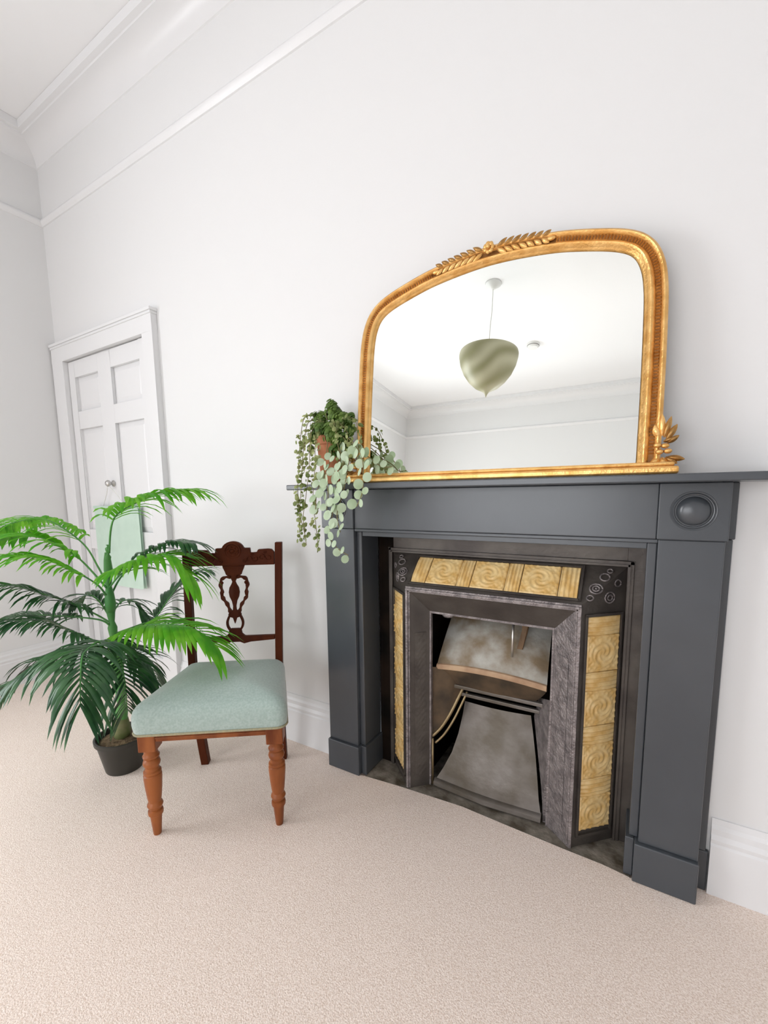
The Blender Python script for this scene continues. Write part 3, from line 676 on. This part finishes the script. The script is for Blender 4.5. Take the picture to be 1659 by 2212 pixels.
# carved crest rail and pierced splat, drawn flat then extruded along the rake of the back
def by(z): return .357 + (z-.44)*.097
def flat(poly, th, off=0.0):
    g = G(); return g.prism([(x, by(z)-th/2-off, z) for x, z in poly], (0, th, 0))
arc_ = [(.043*math.cos(math.radians(a))*1.0, .897+.034*math.sin(math.radians(a))) for a in range(0, 181, 15)]
rt = [(.160, .836), (.160, .886), (.150, .897), (.136, .899), (.098, .897), (.092, .886), (.068, .885), (.066, .904), (.046, .904)]
crest_poly = rt + arc_[1:-1] + [(-x, z) for x, z in rt[::-1]]
cr2 = K('crest_rail', flat(crest_poly, .020), Wd, bevel=.002)
g = G()
for r, t in ((.030, .003), (.021, .0025), (.012, .0022)):
    pts = [(r*math.cos(a), by(.893)-.0105, .893+r*math.sin(a)) for a in [PI*2*k/24 for k in range(25)]]
    g.tube(pts, t, 6)
g.blob((0, by(.893)-.011, .893), .0075, (1, .7, 1))
for k in range(6):
    a = PI/3*k; g.blob((.0165*math.cos(a), by(.893)-.0105, .893+.0165*math.sin(a)), .005, (1, .6, 1), 6, 4)
K('carved_rosette', g, Wd, cr2, smooth=True)
for s in (-1, 1):
    g = G()
    for cx, cz, r, a0, a1 in ((.062, .860, .012, 0, 300), (.086, .862, .012, 200, 520), (.112, .866, .013, 0, 300), (.138, .866, .012, 180, 480), (.045, .852, .007, 0, 360), (.074, .880, .006, 0, 360), (.124, .886, .006, 0, 360)):
        pts = []
        for k in range(15):
            t = k/14; a = math.radians(a0+(a1-a0)*t); rr = r*(1-.55*t); pts.append((s*(cx+rr*math.cos(a)), by(cz)-.0105, cz+rr*math.sin(a)))
        g.tube(pts, [.0026]*15, 6)
    K('carved_scroll', g, Wd, cr2, smooth=True)
lower = [(.154, .538), (.154, .555), (.040, .555), (.030, .558), (-.030, .558), (-.040, .555), (-.154, .555), (-.154, .538), (-.060, .532), (-.034, .526), (-.018, .533), (.018, .533), (.034, .526), (.060, .532)]
K('lower_rail', flat(lower, .018), Wd, bevel=.002)
sp = K('splat', flat([(-.044, .838), (.044, .838), (.040, .825), (.034, .812), (.030, .800), (.020, .793), (.012, .785), (.006, .772), (.010, .762), (.018, .748), (.021, .730), (.018, .712), (.010, .695), (.006, .675), (.007, .660), (.022, .650), (.026, .640), (.020, .632), (.008, .628), (.003, .612), (0, .604)] + [(-x, z) for x, z in [(.003, .612), (.008, .628), (.020, .632), (.026, .640), (.022, .650), (.007, .660), (.006, .675), (.010, .695), (.018, .712), (.021, .730), (.018, .748), (.010, .762), (.006, .772), (.012, .785), (.020, .793), (.030, .800), (.034, .812), (.040, .825)]], .010), Wd, bevel=.0012)
K('splat_foot', flat([(-.036, .557), (.036, .557), (.026, .566), (.024, .578), (.016, .586), (-.016, .586), (-.024, .578), (-.026, .566)], .012), Wd, sp, bevel=.0012)
g = G(); g.grid(8, 14, lambda u, v: ((2*u-1)*.016*math.sin(PI*(.1+.8*v)), by(.70+.06*v)-.006-.006*math.sin(PI*u)*math.sin(PI*v), .70+.06*v)); K('carved_urn', g, Wd, sp, smooth=True)
g = G(); g.box(-.040, .040, by(.829)-.009, by(.829)+.005, .826, .832); K('splat_moulding', g, Wd, sp)
for s in (-1, 1):
    cl_ = spline([(s*.010, 0, .790), (s*.030, 0, .790), (s*.048, 0, .780), (s*.052, 0, .758), (s*.047, 0, .735), (s*.049, 0, .718), (s*.040, 0, .700), (s*.028, 0, .682), (s*.020, 0, .660), (s*.016, 0, .646)], 5)
    g = G(); n = len(cl_); V = []
    for i, p in enumerate(cl_):
        t = (cl_[min(i+1, n-1)]-cl_[max(i-1, 0)]).normalized(); nn = Vector((t.z, 0, -t.x)); w = .0055 + .0018*math.sin(i*.95)
        for a, b in ((-1, -.005), (1, -.005), (1, .005), (-1, .005)): q = p + nn*w*a; V.append((q.x, by(q.z)+b, q.z))
    g.add(V, [(i*4+j, i*4+(j+1) % 4, (i+1)*4+(j+1) % 4, (i+1)*4+j) for i in range(n-1) for j in range(4)] + [(0,1,2,3), tuple((n-1)*4+j for j in range(4))[::-1]])
    for z, r in ((.768, .0075), (.722, .0065)):
        g.blob((s*.047, by(z)-.003, z), r, (1, .8, 1), 8, 5)
    K('splat_scroll', g, Wd, sp, smooth=True, angle=40)
    cl_ = spline([(s*.018, 0, .640), (s*.024, 0, .630), (s*.030, 0, .612), (s*.028, 0, .594), (s*.020, 0, .580)], 5)
    g = G(); n = len(cl_); V = []
    for i, p in enumerate(cl_):
        t = (cl_[min(i+1, n-1)]-cl_[max(i-1, 0)]).normalized(); nn = Vector((t.z, 0, -t.x)); w = .0042
        for a, b in ((-1, -.005), (1, -.005), (1, .005), (-1, .005)): q = p + nn*w*a; V.append((q.x, by(q.z)+b, q.z))
    g.add(V, [(i*4+j, i*4+(j+1) % 4, (i+1)*4+(j+1) % 4, (i+1)*4+j) for i in range(n-1) for j in range(4)] + [(0,1,2,3), tuple((n-1)*4+j for j in range(4))[::-1]])
    K('splat_scroll', g, Wd, sp, smooth=True, angle=40)

# ------------------------------------------------------------------ palm in a black pot
PC = (-.742, -.504)
pa = thing('potted_palm', 'artificial green palm in a black plastic pot behind the chair, before the cupboard door', 'plant', (*PC, .004))
g = G(); g.lathe([(0, .004), (.068, .004), (.070, .008), (.094, .128), (.101, .130), (.102, .146), (.098, .148), (.094, .146), (.091, .125), (.0, .120)], (*PC, 0), 36); put('pot', g, M['plastic'], pa, smooth=True, angle=35)
g = G(); g.lathe([(.0905, .124), (.075, .131), (.04, .136), (0, .139)], (*PC, 0), 28); put('soil', g, M['soil'], pa, smooth=True)
trunk = spline([(-.742, -.504, .125), (-.733, -.500, .318), (-.742, -.5, .492), (-.751, -.5, .644), (-.748, -.5, .776), (-.735, -.5, .87), (-.727, -.5, .93)], 6)
nT = len(trunk)
g = G(); g.tube(trunk, [.021*(1-.72*i/(nT-1)) + .004*math.sin(i*2.1) for i in range(nT)], 12); put('trunk', g, M['stem'], pa, smooth=True)
for (x, y, z0, z1, r) in ((-.742, -.504, .125, .245, .034), (-.735, -.50, .42, .56, .026), (-.748, -.5, .66, .77, .020), (-.74, -.5, .80, .90, .016)):
    g = G(); V = []
    g.lathe([(r*.75, z0), (r, z0+(z1-z0)*.3), (r*.8, z0+(z1-z0)*.7), (r*.45, z1)], (x, y, 0), 14); put('leaf_sheath', g, M['bark'] if z0 < .2 else M['stem'], pa, smooth=True)
PALM = [  # frond coloured as backlit?, midrib points, leaflet length, leaflet pairs
    (1, [(-0.722,-0.5,0.898),(-0.666,-0.5,1.033),(-0.561,-0.46,1.097),(-0.492,-0.42,1.125),(-0.392,-0.38,1.134)], 0.21, 24),
    (1, [(-0.764,-0.5,0.771),(-0.794,-0.51,0.839),(-0.839,-0.54,0.94),(-0.976,-0.6,1.03),(-1.137,-0.66,1.011),(-1.259,-0.7,0.958)], 0.18, 28),
    (1, [(-0.746,-0.5,0.511),(-0.565,-0.53,0.602),(-0.471,-0.52,0.652),(-0.306,-0.485,0.662),(-0.235,-0.46,0.637),(-0.192,-0.45,0.605)], 0.20, 26),
    (0, [(-0.712,-0.52,0.504),(-0.57,-0.62,0.606),(-0.534,-0.7,0.612),(-0.546,-0.8,0.605),(-0.588,-0.86,0.561),(-0.627,-0.9,0.533)], 0.19, 28),
    (0, [(-0.765,-0.49,0.716),(-0.716,-0.46,0.806),(-0.571,-0.43,0.898),(-0.458,-0.41,0.946),(-0.357,-0.4,0.946)], 0.14, 20),
    (1, [(-0.746,-0.5,0.758),(-0.611,-0.52,0.828),(-0.493,-0.5,0.882),(-0.398,-0.47,0.904),(-0.33,-0.44,0.847)], 0.22, 24),
    (1, [(-0.746,-0.51,0.76),(-0.818,-0.55,0.862),(-0.833,-0.6,0.921),(-0.893,-0.66,0.969),(-0.991,-0.72,0.97),(-1.054,-0.75,0.944)], 0.19, 24),
    (1, [(-0.734,-0.52,0.735),(-0.711,-0.56,0.787),(-0.72,-0.62,0.842),(-0.751,-0.7,0.899),(-0.807,-0.78,0.916),(-0.828,-0.83,0.9)], 0.17, 22),
    (0, [(-0.763,-0.5,0.614),(-0.877,-0.5,0.635),(-0.872,-0.58,0.699),(-0.886,-0.64,0.736),(-0.925,-0.74,0.793),(-0.957,-0.82,0.795)], 0.18, 22),
    (0, [(-0.705,-0.52,0.486),(-0.518,-0.66,0.61),(-0.398,-0.76,0.64),(-0.294,-0.82,0.61),(-0.263,-0.84,0.544)], 0.19, 24),
    (0, [(-0.742,-0.5,0.492),(-0.578,-0.57,0.562),(-0.465,-0.62,0.532),(-0.435,-0.63,0.459),(-0.46,-0.62,0.381)], 0.19, 24),
    (0, [(-0.745,-0.51,0.606),(-0.776,-0.54,0.636),(-0.93,-0.63,0.653),(-1.02,-0.72,0.661),(-1.06,-0.78,0.618)], 0.16, 20),
    (0, [(-0.775,-0.5,0.506),(-0.781,-0.58,0.573),(-0.782,-0.64,0.621),(-0.795,-0.7,0.668),(-0.802,-0.79,0.693)], 0.16, 18),
    (0, [(-0.788,-0.48,0.556),(-0.741,-0.4,0.58),(-0.738,-0.33,0.593),(-0.731,-0.26,0.671),(-0.701,-0.2,0.747),(-0.649,-0.16,0.776)], 0.15, 20),
    (0, [(-0.7,-0.52,0.478),(-0.683,-0.48,0.506),(-0.633,-0.46,0.489),(-0.611,-0.44,0.438),(-0.594,-0.43,0.38)], 0.17, 18),
    (0, [(-0.772,-0.49,0.639),(-0.822,-0.42,0.675),(-0.834,-0.36,0.66),(-0.773,-0.33,0.588)], 0.13, 12),
    (0, [(-0.801,-0.48,0.623),(-0.831,-0.5,0.692),(-0.874,-0.52,0.72),(-0.928,-0.55,0.685)], 0.12, 11),
]
SMALL = [[(0.03, -0.12, 1.385), (0.009, -0.16, 1.365), (0.009, -0.19, 1.258), (0.01, -0.21, 1.128), (-0.004, -0.21, 1.013), (0.001, -0.21, 0.946)], [(0.049, -0.13, 1.382), (0.04, -0.18, 1.328), (0.043, -0.2, 1.208), (0.038, -0.22, 1.095), (0.025, -0.22, 1.031), (0.035, -0.22, 0.936)], [(0.067, -0.14, 1.371), (0.068, -0.19, 1.302), (0.085, -0.22, 1.205), (0.08, -0.23, 1.095), (0.089, -0.23, 1.016), (0.097, -0.23, 0.92)], [(0.01, -0.1, 1.398), (-0.035, -0.12, 1.4), (-0.034, -0.15, 1.33), (-0.006, -0.2, 1.21), (-0.005, -0.21, 1.079), (0.024, -0.21, 0.964)], [(0.123, -0.12, 1.376), (0.203, -0.15, 1.364), (0.235, -0.18, 1.305), (0.252, -0.2, 1.214)], [(0.118, -0.14, 1.366), (0.191, -0.18, 1.324), (0.211, -0.2, 1.275), (0.228, -0.21, 1.214)], [(0.115, -0.15, 1.365), (0.159, -0.19, 1.302), (0.178, -0.2, 1.24), (0.203, -0.21, 1.2)]]
EUC = [[(0.086, -0.14, 1.337), (0.14, -0.2, 1.242), (0.131, -0.23, 1.172), (0.108, -0.24, 1.126), (0.099, -0.24, 1.064)], [(0.107, -0.14, 1.335), (0.178, -0.2, 1.24), (0.185, -0.23, 1.155), (0.178, -0.24, 1.08), (0.156, -0.24, 0.987), (0.179, -0.24, 0.942), (0.23, -0.24, 0.914)], [(0.127, -0.14, 1.334), (0.216, -0.2, 1.26), (0.222, -0.23, 1.169), (0.213, -0.24, 1.11), (0.189, -0.24, 1.05), (0.2, -0.24, 0.989)], [(0.137, -0.14, 1.333), (0.235, -0.2, 1.274), (0.278, -0.22, 1.226), (0.295, -0.24, 1.166), (0.289, -0.24, 1.116), (0.267, -0.24, 1.073)], [(0.132, -0.12, 1.32), (0.217, -0.16, 1.263), (0.278, -0.17, 1.229), (0.315, -0.16, 1.201), (0.349, -0.15, 1.2)]]
def leaflet(g, base, d, side, length, w, droop, up):
    """a narrow folded blade that bends down under its own weight"""
    N = 5; V = []; p = Vector(base); d = Vector(d).normalized(); fold = .28
    for i in range(N+1):
        t = i/N; ww = w*(math.sin(PI*(.12+.88*t)))**.7 * (1 if t < 1 else 0.05)
        s = d.cross(Vector(up)); 
        if s.length < 1e-4: s = Vector((1, 0, 0))
        s.normalize(); nn = s.cross(d).normalized()
        V += [p - s*ww - nn*ww*fold, p + nn*0.0, p + s*ww - nn*ww*fold]
        p = p + d*(length/N); d = (d + Vector((0, 0, -droop/N*(.6+t)))).normalized()
    g.add(V, [(i*3+j, i*3+j+1, (i+1)*3+j+1, (i+1)*3+j) for i in range(N) for j in range(2)])
count = 0
rnd = random.Random(3)
for fi_, (bright, P_, ll, n_) in enumerate(PALM):
    rach = spline(P_, 8); n = len(rach); Ls = [0.]
    for a, b in zip(rach[:-1], rach[1:]): Ls.append(Ls[-1]+(b-a).length)
    g = G(); g.tube(rach, [.0034*(1-.75*i/(n-1))+.0006 for i in range(n)], 6)
    fr = put('frond', g, M['stem'], pa, smooth=True)
    mt = M['palm_hi'] if bright else M['palm_lo']
    start = Ls[-1]*.30 if Ls[-1] > .3 else Ls[-1]*.2
    joined = G()
    for k in range(n_):
        s = start + (Ls[-1]-start)*(k/(n_-1))**.95
        i = max(j for j in range(n-1) if Ls[j] <= min(s, Ls[-1]-1e-6)); f = (s-Ls[i])/(Ls[i+1]-Ls[i]); p = rach[i].lerp(rach[i+1], f)
        T = (rach[i+1]-rach[i]).normalized(); up = Vector((0, 0, 1)); sd = T.cross(up)
        if sd.length < .25: sd = T.cross(Vector((.5, -.8, .2)))
        sd.normalize(); tt = k/(n_-1)
        env = (.45+.55*math.sin(PI*min(1, .18+tt*.80))) if tt < .75 else (.98-.9*(tt-.75))
        for s_ in (-1, 1):
            d = T*(.50+.75*tt) + sd*s_*(.95-.35*tt) + up*(.18+rnd.uniform(-.12, .12)); 
            Lf = ll*env*rnd.uniform(.88, 1.1)
            tgt = joined
            if count < 296: tgt = G()
            leaflet(tgt, p, d, s_, Lf, .0098*(1 if bright else .85)*rnd.uniform(.85, 1.15), (1.7 if bright else 1.9)*rnd.uniform(.75, 1.25), up)
            if tgt is not joined: put('leaflet', tgt, mt, fr, smooth=True); count += 1
    if joined.v: put('leaflets', joined, mt, fr, smooth=True, kind='stuff')

# ------------------------------------------------------------------ trailing plants in a terracotta pot on the shelf
TC = (.066, -.095)
tp = thing('trailing_plant', 'terracotta pot of small-leaved trailers and pale round eucalyptus spilling over the shelf end', 'plant', (*TC, 1.150))
g = G(); g.lathe([(0, 1.151), (.040, 1.151), (.042, 1.153), (.055, 1.290), (.060, 1.292), (.061, 1.322), (.057, 1.323), (.053, 1.288), (0, 1.286)], (*TC, 0), 32); put('pot', g, M['terracotta'], tp, smooth=True, angle=35)
g = G(); g.lathe([(.0525, 1.288), (.03, 1.303), (0, 1.310)], (*TC, 0), 20); put('soil', g, M['soil'], tp, smooth=True)
def round_leaf(g, c, nrm_, r, mt=None, seg=10, elong=1.08, stem=None):
    nrm_ = Vector(nrm_).normalized(); a = nrm_.cross(Vector((.3, .2, .9))).normalized(); b = nrm_.cross(a); V = [Vector(c) + nrm_*r*.16]
    for k in range(seg):
        w = 2*PI*k/seg; V.append(Vector(c) + a*math.cos(w)*r + b*math.sin(w)*r*elong)
    g.add(V, [(0, 1+k, 1+(k+1) % seg) for k in range(seg)])
rnd = random.Random(11)
for P_ in SMALL:
    pts = spline(P_, 8); g = G(); g.tube(pts, .0012, 5); st_ = put('trailing_strand', g, M['twig'], tp)
    g = G(); acc = 0
    for i in range(1, len(pts)):
        seg = (pts[i]-pts[i-1]).length; acc += seg
        while acc > .0052:
            acc -= .0052; p = pts[i] + Vector((rnd.uniform(-.014, .014), rnd.uniform(-.012, .012), rnd.uniform(-.006, .006)))
            if rnd.random() < .25 and i > len(pts)*.5: continue
            round_leaf(g, p, (rnd.uniform(-1, 1), rnd.uniform(-1.3, -.1), rnd.uniform(-.3, 1)), rnd.uniform(.0048, .0090), seg=6)
    put('small_leaves', g, M['ivy'], st_, kind='stuff')
g = G()
for cx, cy, cz, r, n in ((.055, -.150, 1.345, .026, 130), (.105, -.150, 1.325, .034, 200), (.150, -.150, 1.300, .034, 170), (.135, -.165, 1.265, .026, 110), (.020, -.145, 1.318, .018, 70), (.006, -.145, 1.280, .014, 45), (.185, -.150, 1.262, .022, 70), (.075, -.095, 1.405, .036, 230), (.070, -.10, 1.435, .018, 90), (.028, -.12, 1.385, .030, 170), (.016, -.13, 1.352, .020, 80), (.125, -.115, 1.372, .034, 170), (.165, -.12, 1.375, .018, 80), (.10, -.145, 1.345, .026, 120), (.172, -.135, 1.335, .020, 80)):
    for k in range(n):
        d = Vector((rnd.gauss(0, 1), rnd.gauss(0, 1), rnd.gauss(0, 1))).normalized()*r*rnd.uniform(.45, 1.05)
        round_leaf(g, Vector((cx, cy, cz))+d, d+Vector((0, -.01, .01)), rnd.uniform(.0045, .0085), seg=6, elong=1.3)
put('bushy_foliage', g, M['bush'], tp, kind='stuff')
for k in range(16):
    a = 2*PI*k/16; g = G(); r = .03+.02*rnd.random(); g.tube([(TC[0], TC[1], 1.31), (TC[0]+r*math.cos(a), TC[1]+.7*r*math.sin(a), 1.37+.04*rnd.random())], .0014, 5)
    put('stalk', g, M['twig'], tp)
EUC += [[(.095, -.15, 1.33), (.120, -.20, 1.25), (.128, -.225, 1.19), (.150, -.235, 1.12), (.140, -.235, 1.05)], [(.11, -.15, 1.33), (.165, -.19, 1.27), (.20, -.215, 1.22), (.205, -.235, 1.15), (.225, -.235, 1.10)]]
for P_ in EUC:
    pts = spline(P_, 8); g = G(); g.tube(pts, .0016, 5); st_ = put('eucalyptus_sprig', g, M['twig'], tp); acc = 0; side = 1
    for i in range(8, len(pts)):
        acc += (pts[i]-pts[i-1]).length
        if acc > .0165:
            acc = 0; side = -side
            T = (pts[i]-pts[i-1]).normalized(); s = T.cross(Vector((0, -1, 0)))
            if s.length < .1: s = Vector((1, 0, 0))
            s.normalize(); r = rnd.uniform(.0115, .0165)
            c = pts[i] + s*side*r*rnd.uniform(.7, 1.1) + Vector((0, rnd.uniform(-.012, .004), -r*.2))
            g = G(); round_leaf(g, c, (rnd.uniform(-.7, .7), -1, rnd.uniform(-.2, .7)), r, seg=12); put('leaf', g, M['euca'], st_, smooth=True)
            g = G()
